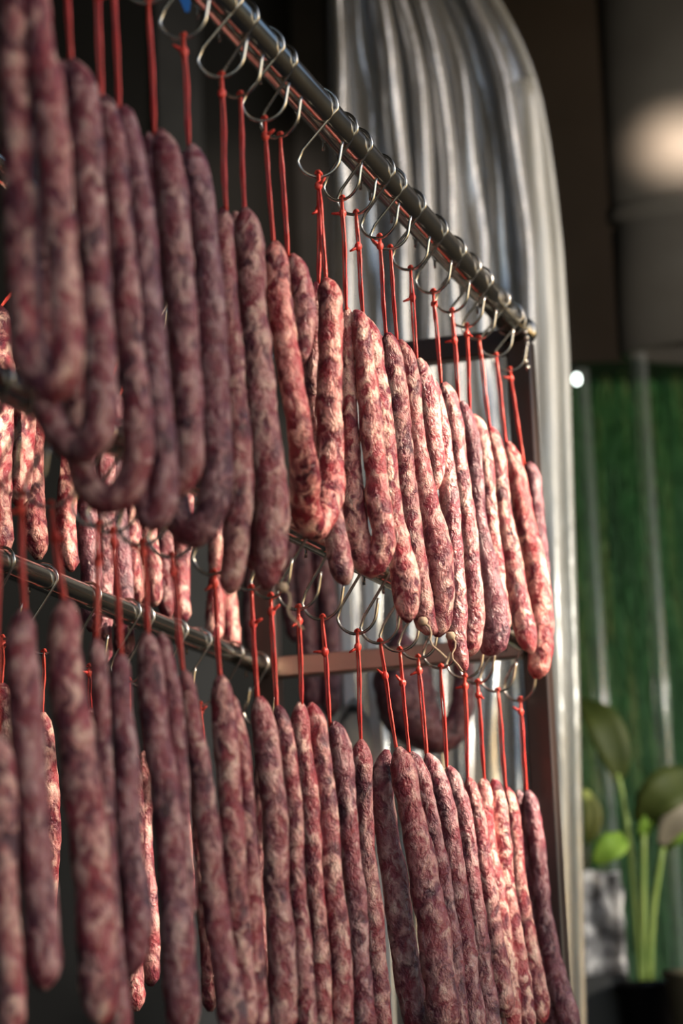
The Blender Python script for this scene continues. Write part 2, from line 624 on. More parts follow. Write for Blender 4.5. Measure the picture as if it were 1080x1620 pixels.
E = .012
for (t, h, r, tn) in ((0, 0, PR, 0), (DEPTH, 0, PR, DEPTH), (low_t(E), LOW_H, PR2, low_t(NEAR)), (DEPTH, LOW_H, PR2, DEPTH)):
    rl = tube('rail', straight(rk(NEAR, tn, h), rk(E, t, h)), r, M['pipe'], rack, 28)
    # rounded end cap with a bright rim
    cp = [rk(E + d, t, h) for d in (0, .002, .006, .010, .012)]
    tube('end_cap', cp, [r * 1.10, r * 1.16, r * 1.16, r * 1.0, r * .5], M['pipe'], rack, 28)
for s in (E - .004, NEAR + .01):
    for t in (0, DEPTH):
        top = -PR * .9
        c = rk(s, t, (top - O.z) / 2)
        box('post', c, A * POST, C * POST, Z * ((O.z + top) / 2), M['post'], rack, .002)
    for h, hh in ((-.012, .0125), (LOW_H, .0105)):
        c = rk(s, DEPTH / 2, h)
        box('crossbar', c, A * .010, C * (DEPTH / 2 - POST), Z * hh, M['bar'] if h < -.1 else M['post'], rack, .0015)  # same steel in a warm and a dark tone that stand for reflections



# S-hook as one bent wire; plane across the pipe, local +x = towards the front (-C)
def hook_points(pr, twist, drop, open_=1.0):
    pts = []
    R1 = pr + .0022
    R2 = .0165
    yc = -(drop - R2)
    for k in range(3):          # tip of the top loop behind the pipe
        pts.append((-R1 * .93, -.012 + .004 * k))
    for k in range(17):
        a = math.radians(190 - (190 + 8) * k / 16)
        pts.append((R1 * math.cos(a), R1 * math.sin(a)))
    a0 = math.radians(-172)
    e = (R2 * math.cos(a0), yc + R2 * math.sin(a0) + .004)
    s_ = pts[-1]
    for k in range(1, 8):
        u = k / 8
        pts.append((s_[0] + (e[0] - s_[0]) * u, s_[1] + (e[1] - s_[1]) * u))
    for k in range(15):
        a = math.radians(-172 + (172 - 6) * k / 14)
        pts.append((R2 * math.cos(a), yc + R2 * math.sin(a)))
    q = pts[-1]
    for k in range(1, 4):
        pts.append((q[0] + .0008 * k * open_, q[1] + .0042 * k))
    return [Vector((-0, 0, 0)) + (C * -1) * x * math.cos(twist) + A * x * math.sin(twist) + Z * y for x, y in pts]


ORD = ['first', 'second', 'third', 'fourth', 'fifth', 'sixth', 'seventh', 'eighth', 'ninth', 'tenth', 'eleventh', 'twelfth',
       'thirteenth', 'fourteenth', 'fifteenth', 'sixteenth', 'seventeenth', 'eighteenth', 'nineteenth', 'twentieth',
       'twenty-first', 'twenty-second', 'twenty-third', 'twenty-fourth', 'twenty-fifth', 'twenty-sixth']


def make_hook(s, t, h, pr, drop, label, group, twist=None):
    tw = random.uniform(-.22, .22) if twist is None else twist
    base = rk(s, t, h)
    pts = [base + p for p in hook_points(pr, tw, drop)]
    o = tube('s_hook', pts, .0013, M['hook'], None, 8, base)
    return tag(o, label, 'hook', group)


def lumps(seed, amt=.10):
    sv = Vector((seed * 3.17, seed * 1.31, seed * 2.7))

    def fn(p):
        q = p + sv
        return 1 + amt * 1.2 * noise.noise(q * 36) + amt * 1.15 * noise.noise(q * 80) + amt * .55 * noise.noise(q * 170)
    return fn


def taper(path, rad, head=True, tail=True):
    d = [0.0]
    for a, b in zip(path, path[1:]):
        d.append(d[-1] + (b - a).length)
    L = d[-1]
    out = []
    for x, r in zip(d, rad):
        k = 1.0
        for on, e, ln in ((head, x, 2.3), (tail, L - x, 1.6)):
            if on and e < r * ln:
                u = 1 - e / (r * ln)
                k *= max(.10, (1 - u ** 2.3)) ** .55
        out.append(r * k)
    return out


def clear_of_rails(path, rr):
    """let a sausage lie against the lower pipes instead of passing through them"""
    n = len(path)
    off = [(0.0, 0.0)] * n
    for i, p in enumerate(path):
        q = p - O
        for t0 in (low_t(q.dot(A)), DEPTH):
            dt, dh = q.dot(C) - t0, q.z - LOW_H
            d = math.hypot(dt, dh)
            need = rr[i] * 1.06 + PR2
            if 1e-6 < d < need and q.dot(A) < .02:
                off[i] = (dt / d * (need - d), dh / d * (need - d))
    if not any(a or b for a, b in off):
        return path
    w = 7
    out = []
    for i, p in enumerate(path):
        best_t = best_h = 0.0
        for k in range(max(0, i - w), min(n, i + w + 1)):
            f_ = .5 + .5 * math.cos(PI * (k - i) / (w + 1))
            if abs(off[k][0]) * f_ > abs(best_t): best_t = off[k][0] * f_
            if abs(off[k][1]) * f_ > abs(best_h): best_h = off[k][1] * f_
        out.append(p + C * best_t + Z * best_h * .5)
    return out


def sausage_link(pts, rad, color, parent, seed, amt=.105, head=True, tail=True, seg=22, step=.0042):
    path, rr = catmull(pts, rad, step)
    # a slight natural waviness
    for i, p in enumerate(path):
        q = Vector((seed * 2.3, seed * .7, p.z * 16))
        path[i] = p + A * (.0022 * noise.noise(q)) + C * (.0016 * noise.noise(q + Vector((9, 4, 0))))
    rr = taper(path, rr, head, tail)
    path = clear_of_rails(path, rr)
    o = tube('sausage_link', path, rr, M['sausage'], parent, seg, None, lumps(seed, amt))
    o.color = color
    return o


def string_part(hook_pt, tip, parent, knot=.3, seed=0):
    """red raffia loop: two strands from the hook down to the sausage tip, with a small knot"""
    rs = random.Random(seed)
    sp = rs.uniform(.0006, .0018)
    geo_v, geo_f = [], []
    side = C * math.cos(rs.uniform(-.6, .6)) + A * .4
    side.normalize()
    for sgn in (-1, 1):
        pts = []
        n = 12
        for k in range(n + 1):
            u = k / n
            wob = math.sin(PI * u) * sp * (1 + .3 * math.sin(u * 9 + sgn))
            pts.append(hook_pt.lerp(tip, u) + side * sgn * (wob * .8 + .0005) + A * (.0008 * math.sin(u * 7 + seed)))
        pts[0] = pts[0] + Z * .002
        v, f = tube_geo(pts, [.00145 + .0003 * math.sin(k * 1.7 + seed) for k in range(n + 1)], 7, None, .62)
        off = len(geo_v)
        geo_v += v
        geo_f += [tuple(i + off for i in q) for q in f]
    # loop over the hook wire
    pts = [hook_pt + side * (.002 * math.cos(a)) + Z * (.0012 + .0022 * math.sin(a)) for a in [PI * k / 8 for k in range(9)]]
    v, f = tube_geo(pts, [.0013] * 9, 7)
    off = len(geo_v); geo_v += v; geo_f += [tuple(i + off for i in q) for q in f]
    st = link_mesh('string', geo_v, geo_f, M['string'], parent)
    if knot is not None:
        kp = hook_pt.lerp(tip, knot)
        kv, kf = tube_geo([kp + Z * .004, kp + Z * .002, kp, kp - Z * .002, kp - Z * .004], [.0012, .0027, .0031, .0026, .001], 8)
        d = (C * rs.uniform(-1, 1) - A * .3 + Z * rs.uniform(-.4, .5)).normalized()
        v, f = tube_geo([kp, kp + d * .004, kp + d * .009], [.0012, .0014, .0008], 6)
        off = len(kv); kv += v; kf += [tuple(i + off for i in q) for q in f]
        kn = link_mesh('knot', kv, kf, M['string'], st)
    return st


def twine_part(p, parent, seed, L=.03):
    rs = random.Random(seed)
    kv, kf = tube_geo([p + Z * .003, p, p - Z * .003], [.003, .0042, .003], 8)
    pts = [p]
    d = Vector((rs.uniform(-.3, .5), 0, -1))
    for k in range(1, 7):
        pts.append(p + RT * (d.x * L * (k / 6) + .003 * math.sin(k * 1.3)) - Z * (L * k / 6) - C * .002 * k)
    v, f = tube_geo(pts, [.0009] * len(pts), 6)
    off = len(kv); kv += v; kf += [tuple(i + off for i in q) for q in f]
    return link_mesh('twine_end', kv, kf, M['twine'], parent)


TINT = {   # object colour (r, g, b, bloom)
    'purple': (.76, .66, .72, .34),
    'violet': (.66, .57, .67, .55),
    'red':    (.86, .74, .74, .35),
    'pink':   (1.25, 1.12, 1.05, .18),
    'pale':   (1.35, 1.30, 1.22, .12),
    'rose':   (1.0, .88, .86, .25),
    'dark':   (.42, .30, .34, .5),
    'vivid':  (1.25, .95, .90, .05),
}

# ------------------------------------------------------------------ upper front row
# hook column, top of the sausage (pixel), [legs: (x, y, width)...], colour, twine?, words
UF = [
 (None, (46, -60), [[(34, -62, 50), (27, 60, 54), (29, 200, 55), (33, 330, 55), (36, 440, 55), (41, 530, 56), (58, 583, 54), (84, 612, 54), (106, 580, 54), (108, 530, 52), (99, 430, 50), (91, 320, 50), (82, 200, 50), (70, 90, 46), (58, 10, 42), (50, -50, 40)]],
  'rose', 0, 'thick cream-flecked U-bent sausage'),
 (None, (107, 92), [[(116, 94, 44), (132, 170, 50), (140, 300, 50), (150, 420, 50), (157, 540, 52), (160, 640, 56), (150, 690, 56), (120, 708, 56), (86, 674, 52), (70, 600, 48), (72, 480, 48), (84, 300, 48), (95, 160, 44), (100, 96, 36)]],
  'purple', 0, 'dark purple U-bent sausage'),
 (None, (157, 150), [[(162, 152, 38), (180, 240, 42), (191, 380, 44), (202, 520, 44), (212, 620, 48), (217, 720, 50), (200, 772, 50), (166, 790, 48), (134, 755, 46), (120, 690, 42), (122, 560, 40), (132, 400, 40), (145, 250, 36), (154, 156, 30)]],
  'purple', 0, 'long purple U-bent sausage'),
 (None, (184, 167), [[(192, 168, 36), (212, 250, 40), (228, 380, 42), (238, 500, 42), (248, 620, 44), (258, 710, 44), (258, 790, 44), (240, 822, 42), (226, 780, 40), (216, 640, 36), (206, 450, 34), (194, 280, 32), (182, 175, 28)]],
  'violet', 0, 'grey-violet sausage with a shaded bend'),
 (None, (240, 203), [[(250, 206, 40), (266, 270, 46), (274, 350, 48), (283, 450, 48), (292, 560, 48), (299, 650, 46), (300, 730, 44), (282, 768, 44), (262, 750, 40), (249, 650, 30), (243, 450, 26), (238, 300, 26), (232, 210, 22)]],
  'purple', 0, 'cream-patched sausage with narrow pale twin'),
 (290, (297, 227), [[(302, 229, 42), (317, 310, 48), (325, 400, 50), (332, 520, 50), (338, 650, 50), (341, 760, 50), (326, 825, 52), (297, 840, 52), (277, 800, 48), (273, 720, 42), (277, 600, 36), (284, 400, 34), (291, 240, 28)]],
  'violet', 0, 'heavy grey-violet U-bent sausage'),
 (350, (361, 325), [[(353, 328, 32), (352, 400, 36), (360, 500, 37), (368, 600, 39), (374, 700, 42), (378, 790, 46), (374, 870, 44), (364, 940, 34)]],
  'red', 0, 'slim dark-red straight sausage'),
 (380, (385, 327), [[(387, 330, 42), (393, 400, 47), (402, 520, 48), (414, 640, 50), (424, 740, 52), (433, 810, 54), (428, 880, 54), (420, 932, 44)],
                    [(372, 335, 30), (378, 450, 32), (386, 580, 32), (396, 700, 34), (402, 800, 36), (400, 900, 36)]],
  'red', 1, 'stout plum sausage with pale twine'),
 (418, (428, 380), [[(436, 382, 40), (440, 460, 43), (450, 530, 40), (459, 580, 39), (472, 670, 40), (480, 750, 46), (483, 805, 48), (498, 834, 46), (517, 800, 46), (522, 740, 44), (521, 660, 42), (522, 560, 40), (523, 480, 40), (515, 440, 36)]],
  'vivid', 0, 'bright red V-shaped sausage with two tops'),
 (443, (448, 395), [[(462, 402, 32), (475, 440, 36), (483, 490, 36), (481, 540, 30), (473, 576, 20)]],
  'rose', 0, 'short stubby pink sausage'),
 (505, (507, 440), [[(500, 446, 28), (494, 540, 28), (495, 640, 28), (508, 740, 30), (528, 830, 36), (538, 890, 40), (548, 925, 34)]],
  'red', 0, 'dark sausage half hidden by its neighbour'),
 (541, (546, 482), [[(549, 486, 24), (550, 560, 26), (553, 650, 27), (557, 740, 32), (557, 800, 38), (567, 855, 44), (588, 893, 44), (605, 858, 42), (597, 790, 38), (590, 700, 36), (580, 600, 34), (571, 520, 30), (562, 490, 26)]],
  'pink', 0, 'pink U-bent sausage with a plump bend'),
 (563, (569, 497), [[(580, 502, 34), (589, 560, 40), (600, 650, 42), (611, 735, 36), (622, 810, 34), (631, 865, 40), (640, 925, 46), (645, 985, 30)]],
  'pale', 1, 'pale pink sausage with a twine bow'),
 (600, (605, 524), [[(615, 527, 34), (622, 580, 36), (630, 660, 36), (640, 740, 35), (647, 810, 34), (656, 870, 34), (664, 930, 34), (672, 985, 32), (690, 1000, 28)],
                    [(600, 531, 20), (604, 610, 24), (612, 700, 24), (620, 780, 24)]],
  'rose', 0, 'rose sausage with a dark slim twin'),
 (617, (622, 526), [[(632, 538, 28), (648, 590, 30), (656, 660, 28), (664, 730, 30), (675, 800, 34), (689, 850, 44), (697, 910, 46), (696, 968, 40), (690, 1008, 34)]],
  'rose', 1, 'knobbly sausage with a dark red swelling'),
 (649, (653, 562), [[(663, 567, 30), (674, 620, 36), (682, 690, 34), (688, 740, 30), (683, 780, 16)],
                    [(676, 590, 26), (694, 660, 28), (704, 730, 30), (712, 800, 30), (719, 880, 32), (722, 950, 34), (722, 1010, 32), (734, 1064, 18)]],
  'rose', 0, 'one short and one long rose sausage'),
 (685, (693, 601), [[(702, 606, 32), (714, 660, 34), (726, 740, 32), (737, 820, 31), (746, 900, 31), (751, 960, 34), (744, 1015, 36), (738, 1040, 26)]],
  'rose', 0, 'wine and cream banded straight sausage'),
 (715, (722, 632), [[(730, 635, 26), (744, 690, 28), (752, 760, 26), (759, 830, 28), (771, 900, 34), (785, 970, 40), (783, 1016, 44), (762, 1030, 36)]],
  'violet', 0, 'pink sausage with a swollen grey-violet bend'),
 (738, (738, 652), [[(748, 656, 30), (762, 700, 28), (770, 770, 26), (779, 850, 26), (789, 930, 24), (800, 1000, 20)]],
  'pale', 0, 'slender pale pink sausage'),
 (757, (773, 674), [[(776, 676, 28), (786, 730, 28), (795, 800, 29), (806, 870, 31), (818, 940, 32), (832, 1000, 34), (842, 1034, 22)]],
  'pink', 0, 'bright sunlit cream and red sausage'),
 (784, (796, 696), [[(803, 700, 28), (818, 760, 31), (833, 830, 32), (846, 900, 35), (856, 970, 40), (857, 1025, 40), (849, 1074, 36)]],
  'vivid', 0, 'long vivid red sausage with bulbous tip'),
 (806, (820, 725), [[(836, 732, 26), (848, 800, 26), (856, 880, 26), (860, 940, 24), (862, 990, 20)]],
  'violet', 0, 'dull purple sausage behind the vivid red one'),
]

LF = [
 (None, (-8, 1160), [[(-4, 1160, 40), (2, 1250, 44), (8, 1380, 44), (14, 1500, 44), (18, 1640, 44)]], 'rose', 0, 'rose sausage cut by the picture edge'),
 (33, (38, 962), [[(38, 964, 44), (34, 1050, 52), (45, 1153, 54), (51, 1260, 55), (55, 1344, 56), (64, 1450, 58), (70, 1530, 56), (68, 1566, 46)]], 'purple', 0, 'plump purple sausage ending in a blunt tip'),
 (80, (98, 944), [[(106, 948, 50), (106, 1050, 56), (119, 1153, 60), (130, 1250, 62), (141, 1344, 62), (150, 1459, 64), (157, 1560, 64), (158, 1625, 50)]], 'rose', 0, 'thick cream-spotted sausage'),
 (155, (152, 1000), [[(152, 1010, 26), (158, 1100, 30), (164, 1250, 32), (172, 1400, 34), (184, 1540, 36), (192, 1650, 36)]], 'purple', 0, 'slim sausage behind the cream-spotted one'),
 (178, (195, 1020), [[(190, 1032, 28), (190, 1100, 36), (199, 1200, 38), (203, 1300, 40), (212, 1400, 44), (217, 1460, 46), (208, 1520, 42), (196, 1545, 30)]], 'violet', 0, 'wrinkled grey-violet sausage with hooked end'),
 (225, (240, 998), [[(230, 1000, 36), (240, 1090, 44), (252, 1180, 46), (262, 1250, 48), (274, 1400, 48), (285, 1500, 54), (292, 1640, 60)],
                    [(254, 1002, 26), (270, 1090, 28), (282, 1180, 28), (290, 1300, 28), (300, 1450, 28)]], 'purple', 0, 'long purple twin sausage'),
 (272, (287, 1055), [[(292, 1060, 26), (301, 1110, 30), (312, 1180, 34), (321, 1250, 36), (331, 1350, 39), (338, 1420, 42), (350, 1500, 44), (366, 1600, 46), (372, 1660, 46)]], 'red', 0, 'red sausage with one big cream lump'),
 (338, (347, 1064), [[(348, 1068, 34), (352, 1110, 40), (359, 1200, 40), (366, 1300, 40), (372, 1400, 40), (380, 1500, 42), (388, 1640, 44)],
                     [(366, 1100, 24), (384, 1190, 26), (393, 1280, 26), (398, 1400, 28), (403, 1500, 30), (412, 1640, 32)]], 'rose', 0, 'red and cream twin sausage'),
 (397, (403, 1098), [[(410, 1102, 36), (420, 1160, 40), (433, 1280, 42), (438, 1400, 42), (445, 1500, 46), (449, 1640, 48)]], 'red', 0, 'wine-red straight sausage with a pointed top'),
 (428, (434, 1113), [[(440, 1116, 26), (452, 1180, 30), (463, 1280, 28), (470, 1400, 28), (479, 1500, 30), (486, 1640, 32)]], 'rose', 0, 'slender greyish rose sausage'),
 (472, (480, 1106), [[(474, 1110, 28), (476, 1160, 31), (491, 1280, 30), (497, 1400, 30), (505, 1500, 30), (512, 1640, 32)],
                     [(492, 1112, 28), (505, 1160, 31), (518, 1280, 33), (527, 1400, 33), (537, 1500, 35), (545, 1640, 38)]], 'rose', 0, 'twin sausage with two even rounded tops'),
 (510, (518, 1136), [[(526, 1142, 30), (537, 1180, 36), (548, 1280, 34), (559, 1400, 33), (567, 1500, 34), (579, 1640, 36)]], 'purple', 0, 'mauve sausage with dark blotches'),
 (565, (569, 1166), [[(572, 1170, 28), (573, 1205, 36), (575, 1250, 30), (577, 1320, 30), (584, 1400, 32), (594, 1500, 34), (607, 1640, 36)]], 'red', 0, 'wine-red sausage with teardrop top'),
 (601, (624, 1178), [[(630, 1182, 34), (637, 1210, 42), (649, 1280, 42), (672, 1400, 48), (690, 1500, 54), (702, 1640, 56)],
                     [(612, 1186, 32), (604, 1240, 36), (612, 1320, 38), (625, 1400, 42), (638, 1500, 44), (660, 1640, 44)]], 'red', 0, 'wide dark twin sausage parted like a tent'),
 (632, (643, 1186), [[(650, 1190, 24), (668, 1240, 28), (684, 1320, 28), (700, 1400, 30), (716, 1500, 32), (728, 1640, 34)]], 'purple', 0, 'slim mauve sausage beside the wide dark twin'),
 (661, (672, 1188), [[(677, 1192, 28), (692, 1235, 32), (709, 1300, 34), (722, 1400, 34), (735, 1500, 36), (752, 1640, 38)]], 'purple', 0, 'greyish mauve sausage with a rounded shoulder'),
 (697, (705, 1208), [[(708, 1212, 28), (717, 1240, 30), (733, 1300, 30), (747, 1400, 32), (759, 1500, 34), (776, 1640, 36)]], 'purple', 0, 'grey-mauve marbled sausage with a blunt top'),
 (735, (738, 1224), [[(741, 1230, 22), (748, 1265, 26), (757, 1310, 28), (771, 1400, 28), (784, 1500, 32), (800, 1610, 38)]], 'rose', 0, 'rose sausage squeezed beside the brightest one'),
 (755, (768, 1226), [[(764, 1232, 26), (765, 1270, 30), (770, 1330, 30), (782, 1400, 30), (795, 1500, 34), (810, 1640, 36)],
                     [(780, 1232, 26), (789, 1290, 30), (794, 1340, 30), (801, 1400, 30), (815, 1500, 34), (834, 1640, 36)]], 'pale', 0, 'very pale twin sausage lit by the sun'),
 (787, (797, 1244), [[(802, 1246, 22), (811, 1300, 24), (822, 1400, 26), (836, 1500, 32), (856, 1620, 38)]], 'pink', 0, 'pink sausage beside the very pale twin'),
 (822, (828, 1244), [[(835, 1250, 26), (845, 1310, 29), (855, 1400, 27), (865, 1470, 28), (878, 1540, 34), (898, 1605, 36), (908, 1660, 34)],
                     [(820, 1250, 20), (834, 1330, 24), (845, 1420, 26), (855, 1500, 28), (872, 1590, 32), (880, 1660, 32)]], 'violet', 0, 'dark violet twin sausage by the post'),
]


def build_row(rows, rail_h, pr, tier, drop, rt):
    n = len(rows)
    ss = []
    for hx, tp, legs, tint, tw, words in rows:
        ss.append(s_for_x(hx, rail_h - drop, rt) if hx is not None else on_t(tp[0], tp[1], rt(-1.2))[0])
    if tier == 'upper':
        ss[0] -= .065           # the nearest one swings out on its hook
    for i in range(1, n):       # keep neighbours a sausage apart along the pipe
        ss[i] = max(ss[i], ss[i - 1] + .021)
    for i, (hx, tp, legs, tint, tw, words) in enumerate(rows):
        s = min(ss[i], -.022)
        k = n - 1 - i
        place = "%s from the %s front pipe's far end" % (ORD[k], tier)
        hp = rk(s, rt(s), rail_h - drop)
        if DEBUG:
            q = project(hp)
            print('%s %2d s=%.3f hook px %.0f %.0f' % (tier, i, s, q[0], q[1]))
        make_hook(s, rt(s), rail_h, pr, drop, 'steel S-hook, %s' % place, 'S-hooks on the %s front pipe' % tier)
        root = thing('dried_sausage', hp, '%s, %s' % (words, place), 'sausage', 'sausages hung on the %s front pipe' % tier)
        s2 = ss[i + 2] if (tier == 'upper' and i == 8) else None
        tips = []
        for j, leg in enumerate(legs):
            pts, rad = [], []
            m = len(leg) - 1
            for q, (x, y, wd) in enumerate(leg):
                sq = s + .012 * (j if j else 0)
                if s2 is not None:
                    sq = s + (s2 - s - .022) * min(1, max(0, (q - 4) / (m - 8)))
                p = on_s(x, y, sq)
                pts.append(p)
                rad.append(wd / 2 * (p - CAM).dot(fwd) / F * 1.0)
            sausage_link(pts, rad, TINT[tint], root, i * 3.1 + j * 1.7 + (50 if tier == 'lower' else 0))
            tips.append(pts)
            if tw and j == 0:
                twine_part(pts[-1] - C * .012, root, i)
        tip = on_s(tp[0], tp[1], s)
        tp_end = tip.lerp(tips[0][0], .5) + Z * -.006
        string_part(hp, tp_end, root, random.choice([.08, .12, .3, None]), i)
        if s2 is not None:
            string_part(rk(s2 - .004, 0, rail_h - drop), tips[0][-1] - Z * .004, root, .1, 77)
    return ss


DEBUG = False
SU = build_row(UF, 0, PR, 'upper', HOOK_DROP, up_t)
SL = build_row(LF, LOW_H, PR2, 'lower', LOW_DROP, low_t)

# ------------------------------------------------------------------ back rows (seen below and between the front ones)
# lower end of each visible sausage: x, y, width, colour
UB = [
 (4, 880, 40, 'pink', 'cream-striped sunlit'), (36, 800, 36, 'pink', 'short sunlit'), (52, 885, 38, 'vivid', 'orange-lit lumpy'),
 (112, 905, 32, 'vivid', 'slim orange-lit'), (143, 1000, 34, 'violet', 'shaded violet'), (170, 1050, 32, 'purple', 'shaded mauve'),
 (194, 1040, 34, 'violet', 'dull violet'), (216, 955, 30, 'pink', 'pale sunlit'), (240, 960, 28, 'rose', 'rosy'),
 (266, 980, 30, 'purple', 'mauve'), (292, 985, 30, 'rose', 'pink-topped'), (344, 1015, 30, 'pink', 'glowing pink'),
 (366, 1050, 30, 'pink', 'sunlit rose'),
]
LB = [
 (8, 1400, 40, 'rose'), (76, 1480, 36, 'pink'), (150, 1560, 36, 'purple'), (215, 1600, 34, 'rose'), (236, 1560, 32, 'red'),
 (292, 1620, 32, 'red'), (330, 1600, 32, 'red'), (385, 1640, 30, 'purple'), (425, 1640, 30, 'red'),
]


def build_back(rows, rail_h, pr, tier, lo, hi, drop, lean):
    n = len(rows)
    prev = -9
    for i, row in enumerate(rows):
        x, y, wd, tint = row[:4]
        words = row[4] if len(row) > 4 else tint
        s, hb = on_t(x, y, DEPTH + lean)
        s = max(s, prev + .026); prev = s
        if DEBUG:
            print('back', i, row[:2], round(s, 3), round(hb, 3), [round(v) for v in project(rk(s, DEPTH + lean, hb))[:2]])
        rs = random.Random(i + 100)
        hp = rk(s, DEPTH, rail_h - drop)
        r = wd / 2 * (rk(s, DEPTH, hb) - CAM).dot(fwd) / F
        top = rail_h - drop - rs.uniform(lo, hi)
        k = n - 1 - i
        place = "%s from the %s back pipe's far end" % (ORD[k], tier)
        make_hook(s, DEPTH, rail_h, pr, drop, 'steel S-hook, %s' % place, 'S-hooks on the %s back pipe' % tier)
        root = thing('dried_sausage', hp, '%s straight sausage, %s' % (words, place), 'sausage', 'sausages hung on the %s back pipe' % tier)
        m = 8
        ph = rs.uniform(0, 6)
        pts = [rk(s + .004 * math.sin(ph + q), DEPTH + lean + .004 * math.sin(ph + q * .9), top + (hb - top) * q / m) for q in range(m + 1)]
        sausage_link(pts, [r] * (m + 1), TINT[tint], root, 200 + i * 2.3 + (60 if tier == 'lower' else 0), seg=18, step=.006)
        string_part(hp, pts[0] - Z * .004, root, rs.choice([.1, .3, None]), 300 + i)


build_back(UB, 0, PR, 'upper', .03, .06, HOOK_DROP, .034)
build_back(LB, LOW_H, PR2, 'lower', .03, .06, LOW_DROP, 0)

# little ball chain dangling at the far end of the upper front pipe
c0 = rk(-.030, -PR - .003, 0)
chain = thing('ball_chain', c0, "short steel ball chain dangling at the upper front pipe's far end", 'chain')
tube('loop', [rk(-.030, (PR + .0015) * math.cos(2 * PI * k / 20), (PR + .0015) * math.sin(2 * PI * k / 20)) for k in range(21)], .0010, M['hook'], chain, 6)
for k in range(7):
    cb = c0 + C * .003 - Z * (.014 + .0062 * k) + RT * (.0015 * math.sin(k * 1.1))
    tube('bead', [cb + Z * dz for dz in (.0029, .002, 0, -.002, -.0029)], [.0008, .0022, .0029, .0022, .0008], M['hook'], chain, 10)
tube('wire', [c0 - Z * .002, c0 + C * .003 - Z * .056], .0005, M['hook'], chain, 5)

# ------------------------------------------------------------------ a second rack behind, with dark cured meat
RY = 2.98
p0, p1 = at_depth(384, 784, RY), at_depth(772, 815, RY)
zr = (p0.z + p1.z) / 2
rear = thing('rear_stand', Vector(((p0.x + p1.x) / 2, RY, 0)), 'pale steel stand with one rod behind the main rack, holding dark cured meat', 'stand')
tube('rod', [Vector((p0.x, RY, zr)), Vector((p1.x, RY, zr))], .009, M['post'], rear, 16)
for px in (552, 592):
    q = at_depth(px, 1080, RY)
    box('upright', Vector((q.x, RY + .022, (zr + .0) / 2)), Vector((.0085, 0, 0)), Vector((0, .012, 0)), Vector((0, 0, zr / 2)), M['upright'], rear, .002)
for i, (x, y, wd) in enumerate([(402, 1036, 30), (430, 1040, 28), (462, 1016, 30), (491, 1125, 34), (524, 1134, 34)]):
    q = at_depth(x, y, RY - .024)
    yy = q.y
    top = zr - .04
    root = thing('cured_sausage', Vector((q.x, yy, zr)), 'dark cured sausage on the rear stand, %s from its pale upright' % ['fifth', 'fourth', 'third', 'second', 'first'][i], 'sausage', 'dark sausages on the rear stand')
    pts = [Vector((q.x + .003 * math.sin(k + i), yy, top + (q.z - top) * k / 6)) for k in range(7)]
    sausage_link(pts, [wd / 2 * 3.0 / F] * 7, TINT['dark'], root, 400 + i, seg=16, step=.008)
    tube('string', [Vector((q.x, yy, zr + .002)), pts[0] - Z * .004], .0015, M['string'], root, 6)
pts, rad = [], []
for x, y, wd in [(632, 1000, 60), (636, 1060, 88), (642, 1105, 92), (664, 1146, 80), (700, 1164, 52), (726, 1135, 40), (733, 1080, 34), (728, 1020, 34), (712, 960, 30)]:
    pts.append(at_depth(x, y, RY - .06)); rad.append(wd / 2 * 2.98 / F)
root = thing('cured_meat_loop', pts[0], 'thick dark cured meat bent into a loop, hanging on the rear stand', 'cured meat')
lp = sausage_link(pts, rad, TINT['dark'], root, 433, .12)
lp.name = 'meat_loop'
for e in (pts[0], pts[-1]):
    tube('string', [Vector((e.x, RY - .011, zr + .002)), e - Z * .004], .0016, M['string'], root, 6)
# spotted cloth bundle on the rear stand upright
q = at_depth(562, 1165, RY - .03)
v, f = tube_geo([q + Z * dz for dz in (.045, .035, .02, .0, -.02, -.034, -.04)], [.004, .010, .018, .021, .018, .010, .003], 16, None)
cl = link_mesh('cloth_bundle', [p + Vector((.004 * noise.noise(p * 60), .004 * noise.noise(p * 50 + Vector((3, 3, 3))), 0)) for p in v], f, M['white_cloth'], None, True, q)
tag(cl, 'small white cloth bundle with black blotches on the rear stand upright', 'cloth')

# blue plastic tag near the top
q = at_depth(291, 8, 2.5)
bt = thing('blue_tag', q, 'bright blue pointed plastic tag dangling at the top among the hooks', 'tag')
tri = [at_depth(277, -16, 2.5), at_depth(304, -12, 2.5), at_depth(299, 19, 2.5), at_depth(293, 19, 2.5)]
vv = tri + [p + Vector((0, .002, 0)) for p in tri]
link_mesh('blade', vv, [(0, 1, 2, 3), (7, 6, 5, 4), (0, 4, 5, 1), (1, 5, 6, 2), (2, 6, 7, 3), (3, 7, 4, 0)], M['blue'], bt, False)
_q = at_depth(290, -14, 2.501)
tube('cord', [_q, Vector((_q.x, _q.y, 3.305))], .0012, M['black'], bt, 6)

# ------------------------------------------------------------------ plant corner
PY = 3.85


def leaf(name, rib, width, material, parent, curl=.25, Y=PY, seed=0):
    """leaf blade: midrib pixels, half width in pixels, folded along the rib"""
    pts = [at_depth(x, y, Y + dy) for x, y, dy in rib]
    path, _ = catmull(pts, [0] * len(pts), .006)
    n = len(path)
    v, f = [], []
    for i, p in enumerate(path):
        u = i / (n - 1)
        wd = width * (Y / F) * (math.sin(PI * min(1, u * .93 + .05)) ** .75)
        t = (path[min(n - 1, i + 1)] - path[max(0, i - 1)]).normalized()
        side = t.cross(Vector((0, -1, .25))).normalized()
        for k in (-2, -1, 0, 1, 2):
            bend = Vector((0, -1, .1)) * (abs(k) / 2) * wd * curl
            v.append(p + side * (wd * k / 2) + bend)
    for i in range(n - 1):
        for k in range(4):
            a = i * 5 + k
            f.append((a, a + 1, a + 6, a + 5))
    o = link_mesh(name, v, f, material, parent)
    md = o.modifiers.new('thick', 'SOLIDIFY'); md.thickness = .0008
    return o


